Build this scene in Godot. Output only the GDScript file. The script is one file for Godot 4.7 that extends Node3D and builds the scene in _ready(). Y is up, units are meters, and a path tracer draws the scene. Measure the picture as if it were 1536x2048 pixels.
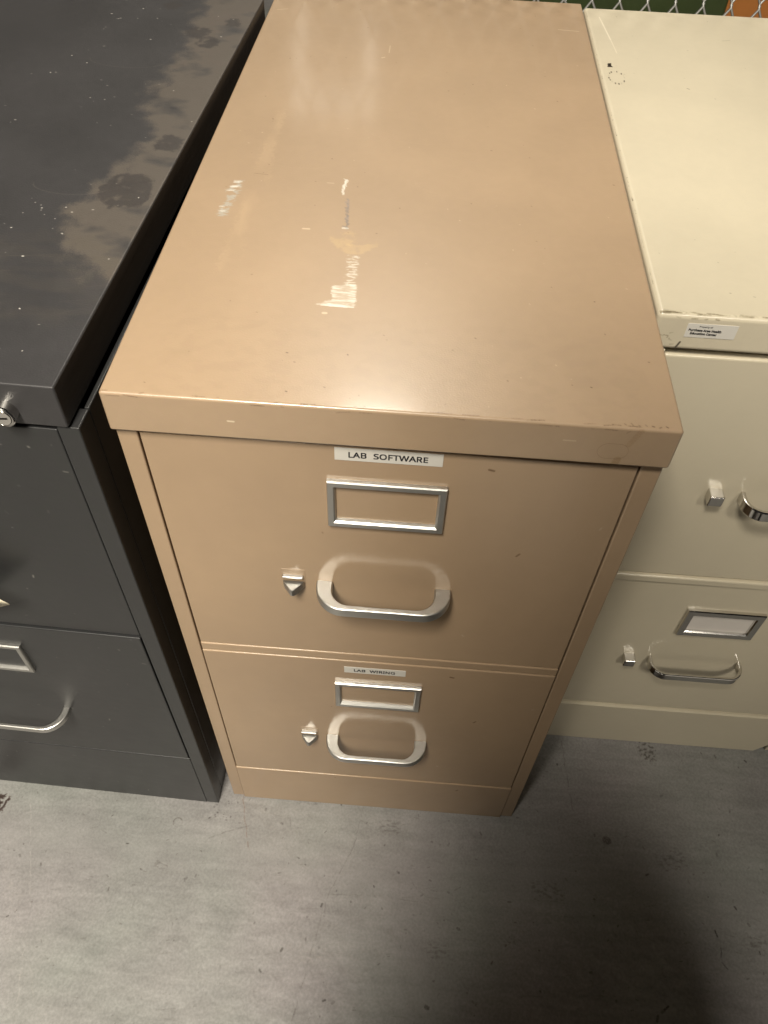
extends Node3D
# Three two-drawer filing cabinets in front of a wire fence, seen from above by a person holding a phone.
# World: x right, y up, z towards the person; x = 0, z = 0 is the front left edge of the tan cabinet's top.

const TH := 0.737          # tan cabinet height
const TW := 0.3833         # its width
const TD := 0.769          # its depth

var rng := RandomNumberGenerator.new()
var M := {}


func _ready() -> void:
	rng.seed = 4711
	_camera_and_light()
	_materials()
	_floor()
	_fence()
	_tan_cabinet()
	_dark_cabinet()
	_cream_cabinet()
	_behind_fence()
	_paper_tag()
	_person()


# ---------------------------------------------------------------- camera, environment, lamps

func _camera_and_light() -> void:
	var cam := Camera3D.new()
	cam.name = "camera"
	add_child(cam)
	cam.position = Vector3(0.20642, 1.09368, 0.38034)
	cam.rotation = Vector3(deg_to_rad(-50.3175), deg_to_rad(2.247), deg_to_rad(2.3946))
	cam.fov = 65.49
	cam.near = 0.02
	cam.far = 60.0
	cam.current = true

	var env := Environment.new()
	env.background_mode = Environment.BG_COLOR
	env.background_color = Color(0.006, 0.005, 0.004).linear_to_srgb()
	env.tonemap_mode = Environment.TONE_MAPPER_LINEAR
	env.tonemap_exposure = 1.42
	env.sdfgi_enabled = true
	env.ssao_enabled = true
	env.ssil_enabled = true
	var we := WorldEnvironment.new()
	we.name = "environment"
	we.environment = env
	add_child(we)

	var warm := Color(1.0, 0.93, 0.80).linear_to_srgb()
	_ceiling_lamp(Vector3(-0.22, 2.86, 1.48), Vector2(0.55, 1.08), 14.0, warm,
		"large ceiling lamp over the aisle in front of the dark grey and tan cabinets")
	_ceiling_lamp(Vector3(1.28, 2.86, 2.12), Vector2(0.62, 0.62), 4.7, warm,
		"small ceiling lamp over the aisle in front of the cream cabinet")
	_ceiling_lamp(Vector3(0.066, 2.75, -1.93), Vector2(0.26, 0.26), 2.7, warm,
		"small square ceiling lamp just behind the wire fence")
	# far strip lamps whose faint mirror image lies on the rear of the tan top
	_ceiling_lamp(Vector3(-0.80, 2.75, -5.95), Vector2(0.085, 1.45), 0.055, warm,
		"long strip lamp far behind the wire fence, on the dark cabinet's side", 7.0, 0.6)
	_ceiling_lamp(Vector3(-0.28, 2.75, -5.85), Vector2(0.085, 1.25), 0.05, warm,
		"long strip lamp far behind the wire fence, on the cream cabinet's side", 6.0, 0.6)
	_ceiling_lamp(Vector3(-0.47, 2.75, -5.12), Vector2(0.56, 0.13), 0.13, warm,
		"short strip lamp across the ends of the two long strip lamps", 0.0, 0.6)


func _ceiling_lamp(at: Vector3, size: Vector2, energy: float, col: Color, label: String, turn := 0.0, glow := 2.0) -> void:
	var t := thing("ceiling_lamp", label, "lamp", at, deg_to_rad(turn), "ceiling lamps")
	var hm := plain(Color(0.6, 0.6, 0.58), 0.5)
	part(t, "housing", rbox(Vector3(size.x + 0.05, 0.05, size.y + 0.05), 0.006, 2), hm, Vector3(0, 0.030, 0))
	part(t, "suspension_rod", rbox(Vector3(0.02, 0.30, 0.02), 0.004, 1), hm, Vector3(0, 0.205, 0))
	var em := StandardMaterial3D.new()
	em.albedo_color = Color(0.8, 0.8, 0.78)
	em.emission_enabled = true
	em.emission = col
	em.emission_energy_multiplier = glow
	part(t, "lamp_diffuser", rbox(Vector3(size.x, 0.008, size.y), 0.003, 1), em, Vector3(0, 0.002, 0))
	var l := AreaLight3D.new()
	l.name = "lamp_light"
	t.add_child(l)
	l.position = Vector3(0, -0.006, 0)
	l.rotation = Vector3(-PI / 2, 0, 0)
	l.area_size = size
	l.light_color = col
	l.light_energy = energy
	l.area_range = 12.0
	l.shadow_enabled = true


# ---------------------------------------------------------------- naming helpers

var taken := {}

func numbered(n: String) -> String:
	if not taken.has(n):
		taken[n] = 0
		return n
	taken[n] += 1
	return "%s_%03d" % [n, taken[n]]


func thing(called: String, label: String, category: String, at := Vector3.ZERO, turn := 0.0, group := "") -> Node3D:
	var o := Node3D.new()
	o.name = numbered(called)
	add_child(o)
	o.position = at
	o.rotation.y = turn
	o.set_meta("label", label)
	o.set_meta("category", category)
	if group:
		o.set_meta("group", group)
	return o


func part(parent: Node3D, called: String, mesh: Mesh, mat: Material, at := Vector3.ZERO, turn := Vector3.ZERO, label := "") -> MeshInstance3D:
	var o := MeshInstance3D.new()
	o.name = called
	o.mesh = mesh
	o.material_override = mat
	parent.add_child(o, true)
	o.position = at
	o.rotation = turn
	if label:
		o.set_meta("label", label)
	return o


# ---------------------------------------------------------------- mesh helpers

# A box with rounded edges. uv: face name -> Rect2 in the texture ("top", "front"; others get "rest").
func rbox(size: Vector3, r: float, seg := 2, uv := {}) -> ArrayMesh:
	var st := SurfaceTool.new()
	st.begin(Mesh.PRIMITIVE_TRIANGLES)
	rbox_into(st, size, r, seg, Transform3D(), uv)
	return st.commit()


func rbox_into(st: SurfaceTool, size: Vector3, r: float, seg: int, tf: Transform3D, uv := {}) -> void:
	var h := size / 2.0
	r = minf(r, minf(h.x, minf(h.y, h.z)) * 0.98)
	var marks := []
	for k in seg + 1:
		marks.append([-1.0, tan(deg_to_rad(-45.0 + 45.0 * k / seg))])
	for k in seg + 1:
		marks.append([1.0, tan(deg_to_rad(45.0 * k / seg))])
	var faces := [
		["right", Vector3.RIGHT, Vector3.FORWARD, Vector3.UP], ["left", Vector3.LEFT, Vector3.BACK, Vector3.UP],
		["top", Vector3.UP, Vector3.RIGHT, Vector3.FORWARD], ["bottom", Vector3.DOWN, Vector3.RIGHT, Vector3.BACK],
		["front", Vector3.BACK, Vector3.RIGHT, Vector3.UP], ["rear", Vector3.FORWARD, Vector3.LEFT, Vector3.UP]]
	var n := marks.size()
	for f in faces:
		var nn: Vector3 = f[1]
		var uu: Vector3 = f[2]
		var vv: Vector3 = f[3]
		var hu: float = absf(uu.dot(h))
		var hv: float = absf(vv.dot(h))
		var hn: float = absf(nn.dot(h))
		var rect: Rect2 = uv.get(f[0], uv.get("rest", Rect2(0, 0, 1, 1)))
		var pos := []
		for j in n:
			for i in n:
				var d: Vector3 = (uu * marks[i][1] + vv * marks[j][1] + nn).normalized()
				var p: Vector3 = uu * (marks[i][0] * (hu - r)) + vv * (marks[j][0] * (hv - r)) + nn * (hn - r) + d * r
				var q := Vector2(p.dot(uu) / hu * 0.5 + 0.5, 0.5 - p.dot(vv) / hv * 0.5)
				pos.append([p, d, rect.position + q * rect.size])
		for j in n - 1:
			for i in n - 1:
				var a := j * n + i
				for k in [a, a + n, a + 1, a + 1, a + n, a + n + 1]:
					var e: Array = pos[k]
					st.set_normal((tf.basis * e[1]).normalized())
					st.set_uv(e[2])
					st.add_vertex(tf * e[0])


func quad(st: SurfaceTool, a: Vector3, b: Vector3, c: Vector3, d: Vector3) -> void:
	for v in [a, b, c, a, c, d]:
		st.set_uv(Vector2(v.x, v.y) * 10.0)
		st.add_vertex(v)


# A closed ring of cross-sections joined into a skin (each section a list of points). Faces both ways look alike.
func loft(sections: Array, closed_path: bool, caps: bool, smooth := true) -> ArrayMesh:
	var st := SurfaceTool.new()
	st.begin(Mesh.PRIMITIVE_TRIANGLES)
	loft_into(st, sections, closed_path, caps, smooth)
	st.generate_normals()
	return st.commit()


func loft_into(st: SurfaceTool, sections: Array, closed_path: bool, caps: bool, smooth := true) -> void:
	st.set_smooth_group(0 if smooth else -1)
	var n: int = sections.size()
	var m: int = sections[0].size()
	for i in (n if closed_path else n - 1):
		var s0: Array = sections[i]
		var s1: Array = sections[(i + 1) % n]
		for j in m:
			var k := (j + 1) % m
			quad(st, s0[j], s0[k], s1[k], s1[j])
	if caps and not closed_path:
		st.set_smooth_group(-1)
		for e in [0, n - 1]:
			var s: Array = sections[e]
			for j in range(1, m - 1):
				var tri: Array = [s[0], s[j + 1], s[j]] if e == 0 else [s[0], s[j], s[j + 1]]
				for v in tri:
					st.set_uv(Vector2(v.x, v.y) * 10.0)
					st.add_vertex(v)


# Points of a U in plan: half width hw, depth d, corner radius rad; from the left end to the right end.
func u_path(hw: float, d: float, rad: float, seg := 14) -> Array:
	var p := [Vector2(-hw, 0.0)]
	for k in 3:
		p.append(Vector2(-hw, (d - rad) * (k + 1) / 3.0))
	for k in range(1, seg + 1):
		var a := PI / 2 * k / seg
		p.append(Vector2(-hw + rad - rad * cos(a), d - rad + rad * sin(a)))
	for k in range(1, 4):
		p.append(Vector2(lerpf(-hw + rad, hw - rad, k / 4.0), d))
	for k in range(0, seg + 1):
		var a := PI / 2 * (1.0 - float(k) / seg)
		p.append(Vector2(hw - rad + rad * cos(a), d - rad + rad * sin(a)))
	for k in 3:
		p.append(Vector2(hw, (d - rad) * (2 - k) / 3.0))
	return p


# Bail handle: flat bar bent to a U that stands out from the drawer front (z = 0), its top at y = 0.
func bail_mesh(outer: Array, inner: Array, height: float, b: float) -> ArrayMesh:
	var sections := []
	for i in outer.size():
		var o: Vector2 = outer[i]
		var n: Vector2 = inner[i]
		var d := (o - n).normalized() * b
		var s := []
		for e in [[o - d, 0.0], [o - d * 0.3, -b * 0.3], [o, -b], [o, -height + b], [o - d * 0.3, -height + b * 0.3], [o - d, -height],
				[n + d, -height], [n + d * 0.3, -height + b * 0.3], [n, -height + b], [n, -b], [n + d * 0.3, -b * 0.3], [n + d, 0.0]]:
			s.append(Vector3(e[0].x, e[1], e[0].y))
		sections.append(s)
	var st := SurfaceTool.new()
	st.begin(Mesh.PRIMITIVE_TRIANGLES)
	# flat faces keep their own normals, the bend stays smooth: group per strip of the section
	var m: int = sections[0].size()
	for j in m:
		var k := (j + 1) % m
		st.set_smooth_group(j)
		for i in sections.size() - 1:
			quad(st, sections[i][j], sections[i + 1][j], sections[i + 1][k], sections[i][k])
	st.generate_normals()
	return st.commit()


# Rectangular frame swept round an opening; profile = list of (inset from the outside, z).
func frame_mesh(w: float, h: float, profile: Array) -> ArrayMesh:
	var st := SurfaceTool.new()
	st.begin(Mesh.PRIMITIVE_TRIANGLES)
	var corners := []
	for c in [Vector2(-1, -1), Vector2(1, -1), Vector2(1, 1), Vector2(-1, 1)]:
		var s := []
		for e in profile:
			s.append(Vector3(c.x * (w / 2 - e[0]), c.y * (h / 2 - e[0]), e[1]))
		corners.append(s)
	for i in 4:
		var s0: Array = corners[i]
		var s1: Array = corners[(i + 1) % 4]
		for j in profile.size() - 1:
			st.set_smooth_group(-1)
			quad(st, s0[j], s0[j + 1], s1[j + 1], s1[j])
	st.generate_normals()
	return st.commit()


# Extrude a plan polygon (x, z) from y0 up to y1 with a small chamfer on the top edge.
func prism_mesh(poly: Array, y0: float, y1: float, ch: float) -> ArrayMesh:
	var st := SurfaceTool.new()
	st.begin(Mesh.PRIMITIVE_TRIANGLES)
	st.set_smooth_group(-1)
	var c := Vector2.ZERO
	for p in poly:
		c += p / poly.size()
	var rings := []
	for e in [[y0, 0.0], [y1 - ch, 0.0], [y1, ch]]:
		var ring := []
		for p in poly:
			var q: Vector2 = p + (c - p).normalized() * e[1]
			ring.append(Vector3(q.x, e[0], q.y))
		rings.append(ring)
	for i in 2:
		for j in poly.size():
			var k := (j + 1) % poly.size()
			quad(st, rings[i][j], rings[i + 1][j], rings[i + 1][k], rings[i][k])
	for j in range(1, poly.size() - 1):
		for v in [rings[2][0], rings[2][j + 1], rings[2][j]]:
			st.add_vertex(v)
		for v in [rings[0][0], rings[0][j], rings[0][j + 1]]:
			st.add_vertex(v)
	st.generate_normals()
	return st.commit()


# Lathe round z: profile = list of (radius, z).
func lathe_mesh(profile: Array, n := 28) -> ArrayMesh:
	var st := SurfaceTool.new()
	st.begin(Mesh.PRIMITIVE_TRIANGLES)
	for j in profile.size() - 1:
		st.set_smooth_group(j)
		for i in n:
			var a := TAU * i / n
			var b := TAU * (i + 1) / n
			var p: Array = profile[j]
			var q: Array = profile[j + 1]
			quad(st, Vector3(cos(a) * p[0], sin(a) * p[0], p[1]), Vector3(cos(a) * q[0], sin(a) * q[0], q[1]),
				Vector3(cos(b) * q[0], sin(b) * q[0], q[1]), Vector3(cos(b) * p[0], sin(b) * p[0], p[1]))
	st.generate_normals()
	return st.commit()


func tube_into(st: SurfaceTool, pts: Array, r: float, n := 6) -> void:
	var sections := []
	for i in pts.size():
		var a: Vector3 = pts[maxi(i - 1, 0)]
		var b: Vector3 = pts[mini(i + 1, pts.size() - 1)]
		var t := (b - a).normalized()
		var u := t.cross(Vector3(0.31, 0.23, 0.92)).normalized()
		var v := t.cross(u)
		var s := []
		for k in n:
			var ang := -TAU * k / n
			s.append(pts[i] + (u * cos(ang) + v * sin(ang)) * r)
		sections.append(s)
	loft_into(st, sections, false, true)


func text_mesh(words: String, width: float, height: float) -> Array:
	var f := SystemFont.new()
	f.font_names = PackedStringArray(["Droid Sans"])
	var t := TextMesh.new()
	t.text = words
	t.font = f
	t.font_size = 64
	t.pixel_size = 0.01
	t.depth = 0.01
	t.curve_step = 1.0
	var box := t.get_aabb()
	return [t, Vector3(width / box.size.x, height / box.size.y, 0.02), box]


# ---------------------------------------------------------------- materials

func plain(linear: Color, rough: float, metal := 0.0) -> StandardMaterial3D:
	var m := StandardMaterial3D.new()
	m.albedo_color = linear.linear_to_srgb()
	m.roughness = rough
	m.metallic = metal
	return m


func noise(seed_: int, freq: float, octaves := 4) -> FastNoiseLite:
	var n := FastNoiseLite.new()
	n.seed = seed_
	n.noise_type = FastNoiseLite.TYPE_SIMPLEX_SMOOTH
	n.frequency = freq
	n.fractal_octaves = octaves
	return n


func relief(seed_: int, freq: float, strength: float, side := 512) -> NoiseTexture2D:
	var t := NoiseTexture2D.new()
	t.width = side
	t.height = side
	t.seamless = true
	t.as_normal_map = true
	t.bump_strength = strength
	t.noise = noise(seed_, freq, 3)
	return t


# Paint for fronts and sides: faint mottling, rubbed spots and little nicks, laid on by world place.
func worn_paint(linear: Color, rough: float, seed_: int, nick: Color, nicks: int, mottle: float, metres := 0.62) -> StandardMaterial3D:
	var side := 768
	var a := noise(seed_, 0.004, 4).get_seamless_image(side, side)
	var b := noise(seed_ + 1, 0.03, 3).get_seamless_image(side, side)
	var c := noise(seed_ + 2, 0.012, 3).get_seamless_image(side, 128)
	c.resize(side, side, Image.INTERPOLATE_CUBIC)
	var da := a.get_data()
	var db := b.get_data()
	var dc := c.get_data()
	var rgb := PackedByteArray()
	rgb.resize(side * side * 3)
	var rgh := PackedByteArray()
	rgh.resize(side * side)
	var base := linear.linear_to_srgb()
	for i in side * side:
		var v := 1.0 + mottle * ((da[i] - 128) / 128.0 + 0.35 * (db[i] - 128) / 128.0 + 0.4 * (dc[i] - 128) / 128.0)
		v += 0.006 * (rng.randf() - 0.5)
		rgb[i * 3] = clampi(int(base.r * v * 255.0), 0, 255)
		rgb[i * 3 + 1] = clampi(int(base.g * v * 255.0), 0, 255)
		rgb[i * 3 + 2] = clampi(int(base.b * (v - 0.12 * mottle * (da[i] - 128) / 128.0) * 255.0), 0, 255)
		rgh[i] = clampi(int(255.0 * (rough + 0.02 * (db[i] - 128) / 128.0 + 0.04 * (da[i] - 128) / 128.0)), 0, 255)
	var im := Image.create_from_data(side, side, false, Image.FORMAT_RGB8, rgb)
	for k in nicks:
		var p := Vector2(rng.randf_range(12, side - 12), rng.randf_range(12, side - 12))
		var d := Vector2.from_angle(rng.randf() * TAU) * rng.randf_range(0.3, 5.0)
		stroke(im, p, p + d, rng.randf_range(0.5, 1.3), nick if rng.randf() < 0.6 else base.lightened(0.35), rng.randf_range(0.2, 0.7))
	var m := StandardMaterial3D.new()
	m.albedo_texture = ImageTexture.create_from_image(im)
	m.roughness_texture = ImageTexture.create_from_image(Image.create_from_data(side, side, false, Image.FORMAT_L8, rgh))
	m.roughness = 1.0
	m.normal_enabled = true
	m.normal_texture = relief(seed_ + 5, 0.09, 1.2)
	m.normal_scale = 0.035
	m.uv1_triplanar = true
	m.uv1_scale = Vector3.ONE / metres
	return m


func stroke(im: Image, a: Vector2, b: Vector2, w: float, col: Color, alpha := 1.0, ragged := 0.0) -> void:
	var lo := a.min(b) - Vector2.ONE * (w + 1.5)
	var hi := a.max(b) + Vector2.ONE * (w + 1.5)
	var d := b - a
	var ll := maxf(d.length_squared(), 0.0001)
	for y in range(maxi(0, int(lo.y)), mini(im.get_height(), int(hi.y) + 1)):
		for x in range(maxi(0, int(lo.x)), mini(im.get_width(), int(hi.x) + 1)):
			var p := Vector2(x + 0.5, y + 0.5)
			var t := clampf((p - a).dot(d) / ll, 0.0, 1.0)
			var s := clampf(w - p.distance_to(a + d * t) + 0.5, 0.0, 1.0) * alpha
			if ragged > 0.0:
				s *= clampf(1.0 - ragged * rng.randf() * 1.6, 0.0, 1.0)
			if s > 0.0:
				im.set_pixel(x, y, im.get_pixel(x, y).lerp(col, s))


# Matter with a ragged outline: noise above a threshold inside a polygon whose edge is broken up.
func smear(im: Image, poly: PackedVector2Array, col: Color, alpha: float, n: FastNoiseLite, fx: float, fy: float, low: float, soft := 0.15, ragged := 0.0) -> void:
	var lo := poly[0]
	var hi := poly[0]
	for p in poly:
		lo = lo.min(p)
		hi = hi.max(p)
	lo -= Vector2.ONE * ragged
	hi += Vector2.ONE * ragged
	for y in range(maxi(0, int(lo.y)), mini(im.get_height(), int(hi.y) + 1)):
		for x in range(maxi(0, int(lo.x)), mini(im.get_width(), int(hi.x) + 1)):
			var p := Vector2(x, y)
			var inside := 1.0
			if ragged > 0.0:
				p += Vector2(n.get_noise_2d(x * 1.3 + 900.0, y * 1.3), n.get_noise_2d(x * 1.3, y * 1.3 + 900.0)) * ragged * 1.4
				inside = 0.0
				for k in 4:
					if Geometry2D.is_point_in_polygon(p + Vector2(rng.randf() - 0.5, rng.randf() - 0.5) * ragged * 1.3, poly):
						inside += 0.25
			elif not Geometry2D.is_point_in_polygon(p, poly):
				continue
			if inside == 0.0:
				continue
			var s := clampf((n.get_noise_2d(x * fx, y * fy) - low) / soft, 0.0, 1.0) * alpha * inside
			if s > 0.0:
				im.set_pixel(x, y, im.get_pixel(x, y).lerp(col, s))


# Base picture for a cabinet top: painted metal with mottling.
func paint_picture(w: int, h: int, linear: Color, seed_: int, mottle: float) -> Image:
	var da := noise(seed_, 0.0035, 4).get_image(w, h).get_data()
	var db := noise(seed_ + 1, 0.035, 3).get_image(w, h).get_data()
	var base := linear.linear_to_srgb()
	var rgb := PackedByteArray()
	rgb.resize(w * h * 3)
	for i in w * h:
		var v := 1.0 + mottle * ((da[i] - 128) / 128.0 + 0.4 * (db[i] - 128) / 128.0)
		rgb[i * 3] = clampi(int(base.r * v * 255.0), 0, 255)
		rgb[i * 3 + 1] = clampi(int(base.g * v * 255.0), 0, 255)
		rgb[i * 3 + 2] = clampi(int(base.b * v * 255.0), 0, 255)
	return Image.create_from_data(w, h, false, Image.FORMAT_RGB8, rgb)


func _materials() -> void:
	M.tan_color = Color(0.357, 0.254, 0.163)
	M.cream_color = Color(0.550, 0.490, 0.370)
	M.dark_color = Color(0.0225, 0.0228, 0.0235)
	M.tan = worn_paint(M.tan_color, 0.18, 21, Color(0.26, 0.17, 0.10), 16, 0.022)
	M.tan.metallic_specular = 0.38
	M.cream = worn_paint(M.cream_color, 0.19, 31, Color(0.25, 0.21, 0.15), 14, 0.010)
	M.dark = worn_paint(M.dark_color, 0.36, 41, Color(0.55, 0.53, 0.50), 170, 0.06)
	M.satin = plain(Color(0.50, 0.49, 0.465), 0.38, 1.0)
	M.satin.normal_enabled = true
	M.satin.normal_texture = relief(7, 0.08, 2.0, 256)
	M.satin.normal_scale = 0.10
	M.satin.uv1_triplanar = true
	M.satin.uv1_scale = Vector3.ONE * 14.0
	M.chrome = plain(Color(0.66, 0.64, 0.61), 0.13, 1.0)
	M.bare = plain(Color(0.5, 0.46, 0.4), 0.3, 1.0)
	M.label = plain(Color(0.602, 0.576, 0.525), 0.45)
	M.card = plain(Color(0.619, 0.576, 0.533), 0.6)
	M.ink = plain(Color(0.012, 0.012, 0.014), 0.6)


# ---------------------------------------------------------------- floor

func _floor() -> void:
	var side := 2048                                   # pixels for 1.5 m
	var da := noise(61, 0.0016, 4).get_seamless_image(side, side).get_data()
	var db := noise(62, 0.014, 4).get_seamless_image(side, side).get_data()
	var ci := noise(63, 0.05, 3).get_seamless_image(256, side)
	ci.resize(side, side, Image.INTERPOLATE_CUBIC)
	var dc := ci.get_data()
	var de := noise(64, 0.0026, 3).get_seamless_image(side, side).get_data()
	var rgb := PackedByteArray()
	rgb.resize(side * side * 3)
	var rgh := PackedByteArray()
	rgh.resize(side * side)
	var base := Color(0.212, 0.206, 0.198).linear_to_srgb()
	var dg := noise(65, 0.16, 3).get_seamless_image(side, side).get_data()
	for i in side * side:
		var a := (da[i] - 128) / 128.0
		var b := (db[i] - 128) / 128.0
		var c := (dc[i] - 128) / 128.0
		var e := (de[i] - 128) / 128.0
		var v := 1.0 + 0.05 * a + 0.04 * b + 0.05 * c + 0.085 * (dg[i] - 128) / 128.0 + 0.07 * (rng.randf() - 0.5)
		rgb[i * 3] = clampi(int(base.r * (v + 0.02 * e) * 255.0), 0, 255)
		rgb[i * 3 + 1] = clampi(int(base.g * (v - 0.008 * e) * 255.0), 0, 255)
		rgb[i * 3 + 2] = clampi(int(base.b * (v + 0.012 * e) * 255.0), 0, 255)
		rgh[i] = clampi(int(255.0 * (0.50 + 0.10 * b + 0.10 * a)), 0, 255)
	var im := Image.create_from_data(side, side, false, Image.FORMAT_RGB8, rgb)
	var at := func(x: float, z: float) -> Vector2:
		return Vector2((x + 0.55) * side / 1.5, (z + 0.75) * side / 1.5)
	var dirt := Color(0.22, 0.198, 0.176)
	var pale := Color(0.63, 0.61, 0.585)
	# little scuffs, mostly running across, and nicks
	for k in 6500:
		var p := Vector2(rng.randf_range(4, side - 50), rng.randf_range(4, side - 10))
		var d := Vector2.from_angle(rng.randfn(0.0, 0.22) if rng.randf() < 0.8 else rng.randf() * TAU) * (1.5 + 30.0 * pow(rng.randf(), 3.0))
		stroke(im, p, p + d, rng.randf_range(0.4, 0.95), dirt if rng.randf() < 0.66 else pale, 0.06 + 0.44 * pow(rng.randf(), 1.6) * (1.0 - 0.6 * clampf(d.length() / 20.0, 0.0, 1.0)), 0.55)
	for k in 1900:
		var p := Vector2(rng.randf_range(4, side - 8), rng.randf_range(4, side - 8))
		var d := Vector2.from_angle(rng.randf() * TAU) * rng.randf_range(0.0, 5.0)
		stroke(im, p, p + d, 0.5 + 1.3 * pow(rng.randf(), 3.0), dirt.darkened(rng.randf() * 0.4), rng.randf_range(0.25, 0.8), 0.35)
	for k in 70:
		var p := Vector2(rng.randf_range(60, side - 90), rng.randf_range(60, side - 90))
		var r := rng.randf_range(8, 30)
		smear(im, PackedVector2Array([p + Vector2(-r, -r * 0.5), p + Vector2(r, -r * 0.6), p + Vector2(r * 1.2, r * 0.5), p + Vector2(-r * 0.8, r * 0.6)]), dirt if k % 3 else pale, 0.30, noise(70 + k, 0.10, 4), 0.7, 1.6, 0.0, 0.4, 6.0)
	# long cracks and scratches that can be found in the photograph
	_polyline(im, [at.call(0.186, -0.05), at.call(0.180, 0.0), at.call(0.172, 0.05), at.call(0.146, 0.11), at.call(0.134, 0.17), at.call(0.118, 0.255), at.call(0.10, 0.34)], 0.7, dirt, 0.42)
	_polyline(im, [at.call(0.010, -0.03), at.call(0.017, 0.006), at.call(0.026, 0.035), at.call(0.036, 0.07)], 0.7, Color(0.38, 0.25, 0.17), 0.65)
	_polyline(im, [at.call(-0.272, 0.02), at.call(-0.248, 0.09), at.call(-0.226, 0.15), at.call(-0.198, 0.28), at.call(-0.188, 0.34)], 0.7, pale.lightened(0.1), 0.5)
	_polyline(im, [at.call(-0.29, 0.10), at.call(-0.25, 0.15), at.call(-0.217, 0.19), at.call(-0.178, 0.265)], 0.6, pale, 0.40)
	_polyline(im, [at.call(0.146, 0.112), at.call(0.20, 0.108), at.call(0.27, 0.112)], 0.6, dirt, 0.35)
	_polyline(im, [at.call(-0.22, 0.085), at.call(-0.12, 0.09)], 0.5, pale, 0.4)
	_polyline(im, [at.call(-0.18, 0.165), at.call(-0.04, 0.175)], 0.5, pale, 0.4)
	_polyline(im, [at.call(0.6335, 0.116), at.call(0.637, 0.135), at.call(0.6353, 0.151), at.call(0.641, 0.158)], 0.9, Color(0.08, 0.07, 0.06), 0.85)
	_polyline(im, [at.call(0.535, 0.26), at.call(0.538, 0.232), at.call(0.548, 0.214), at.call(0.562, 0.203)], 1.6, Color(0.10, 0.08, 0.06), 0.8)
	_polyline(im, [at.call(0.458, -0.12), at.call(0.463, -0.06), at.call(0.467, -0.02)], 0.7, dirt, 0.5)
	_polyline(im, [at.call(0.03, 0.035), at.call(0.0, 0.045), at.call(-0.02, 0.055)], 0.8, dirt, 0.4)
	# ring mark and dark spots
	for k in 22:
		var a0 := TAU * k / 22.0
		var a1 := TAU * (k + 1) / 22.0
		stroke(im, at.call(-0.066, 0.038) + Vector2.from_angle(a0) * 8.0, at.call(-0.066, 0.038) + Vector2.from_angle(a1) * 8.0, 0.9, dirt, (0.6 if k > 8 and k < 20 else 0.12) * rng.randf_range(0.4, 1.0), 0.5)
	for s in [[0.508, 0.0154, 6.5], [0.2316, 0.0778, 1.8], [0.3104, 0.1384, 2.2], [0.2743, 0.2253, 3.2], [0.072, 0.028, 1.6], [-0.1, 0.10, 1.2], [0.10, 0.07, 1.1]]:
		stroke(im, at.call(s[0], s[1]), at.call(s[0] + 0.002, s[1] + 0.001), s[2], Color(0.14, 0.12, 0.10), 0.7, 0.55)
	smear(im, PackedVector2Array([at.call(-0.33, 0.02), at.call(-0.298, 0.022), at.call(-0.308, 0.05), at.call(-0.33, 0.06)]), Color(0.16, 0.11, 0.09), 0.9, noise(99, 0.08, 2), 1.0, 1.0, -0.35, 0.3, 4.0)
	smear(im, PackedVector2Array([at.call(0.567, -0.13), at.call(0.592, -0.128), at.call(0.590, -0.10), at.call(0.572, -0.102)]), dirt, 0.6, noise(98, 0.10, 3), 1.0, 1.0, -0.1, 0.4, 5.0)
	for k in 26:   # crumbs of dirt where the dark and the tan cabinet meet
		var p: Vector2 = at.call(rng.randf_range(-0.03, 0.015), rng.randf_range(0.004, 0.03))
		stroke(im, p, p + Vector2(1, 0), 0.4 + 1.1 * pow(rng.randf(), 2.0), Color(0.13, 0.11, 0.10), 0.6, 0.5)
	var m := StandardMaterial3D.new()
	m.albedo_texture = ImageTexture.create_from_image(im)
	m.roughness_texture = ImageTexture.create_from_image(Image.create_from_data(side, side, false, Image.FORMAT_L8, rgh))
	m.roughness = 1.0
	m.metallic_specular = 0.45
	m.normal_enabled = true
	m.normal_texture = relief(66, 0.05, 3.0, 1024)
	m.normal_scale = 0.25
	var st := SurfaceTool.new()
	st.begin(Mesh.PRIMITIVE_TRIANGLES)
	st.set_smooth_group(0)
	for v in [Vector3(-5, 0, -5), Vector3(5, 0, -5), Vector3(5, 0, 5), Vector3(-5, 0, -5), Vector3(5, 0, 5), Vector3(-5, 0, 5)]:
		st.set_uv(Vector2((v.x + 0.55) / 1.5, (v.z + 0.75) / 1.5))
		st.set_normal(Vector3.UP)
		st.add_vertex(v)
	st.generate_tangents()
	var o := MeshInstance3D.new()
	o.name = "floor"
	o.mesh = st.commit()
	o.material_override = m
	o.set_meta("kind", "structure")
	o.set_meta("label", "scuffed grey concrete floor in front of the cabinets")
	add_child(o)


func _polyline(im: Image, pts: Array, w: float, col: Color, alpha: float) -> void:
	for i in pts.size() - 1:
		var a: Vector2 = pts[i]
		var b: Vector2 = pts[i + 1]
		var n := maxi(2, int(a.distance_to(b) / 7.0))
		var last := a
		for k in range(1, n + 1):
			var p := a.lerp(b, float(k) / n) + (Vector2(rng.randfn(0, 0.9), rng.randfn(0, 0.9)) if k < n else Vector2.ZERO)
			if rng.randf() > 0.22:
				stroke(im, last, p, w * rng.randf_range(0.5, 1.4), col, alpha * rng.randf_range(0.3, 1.0), 0.4)
			last = p


# ---------------------------------------------------------------- cabinets

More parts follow.
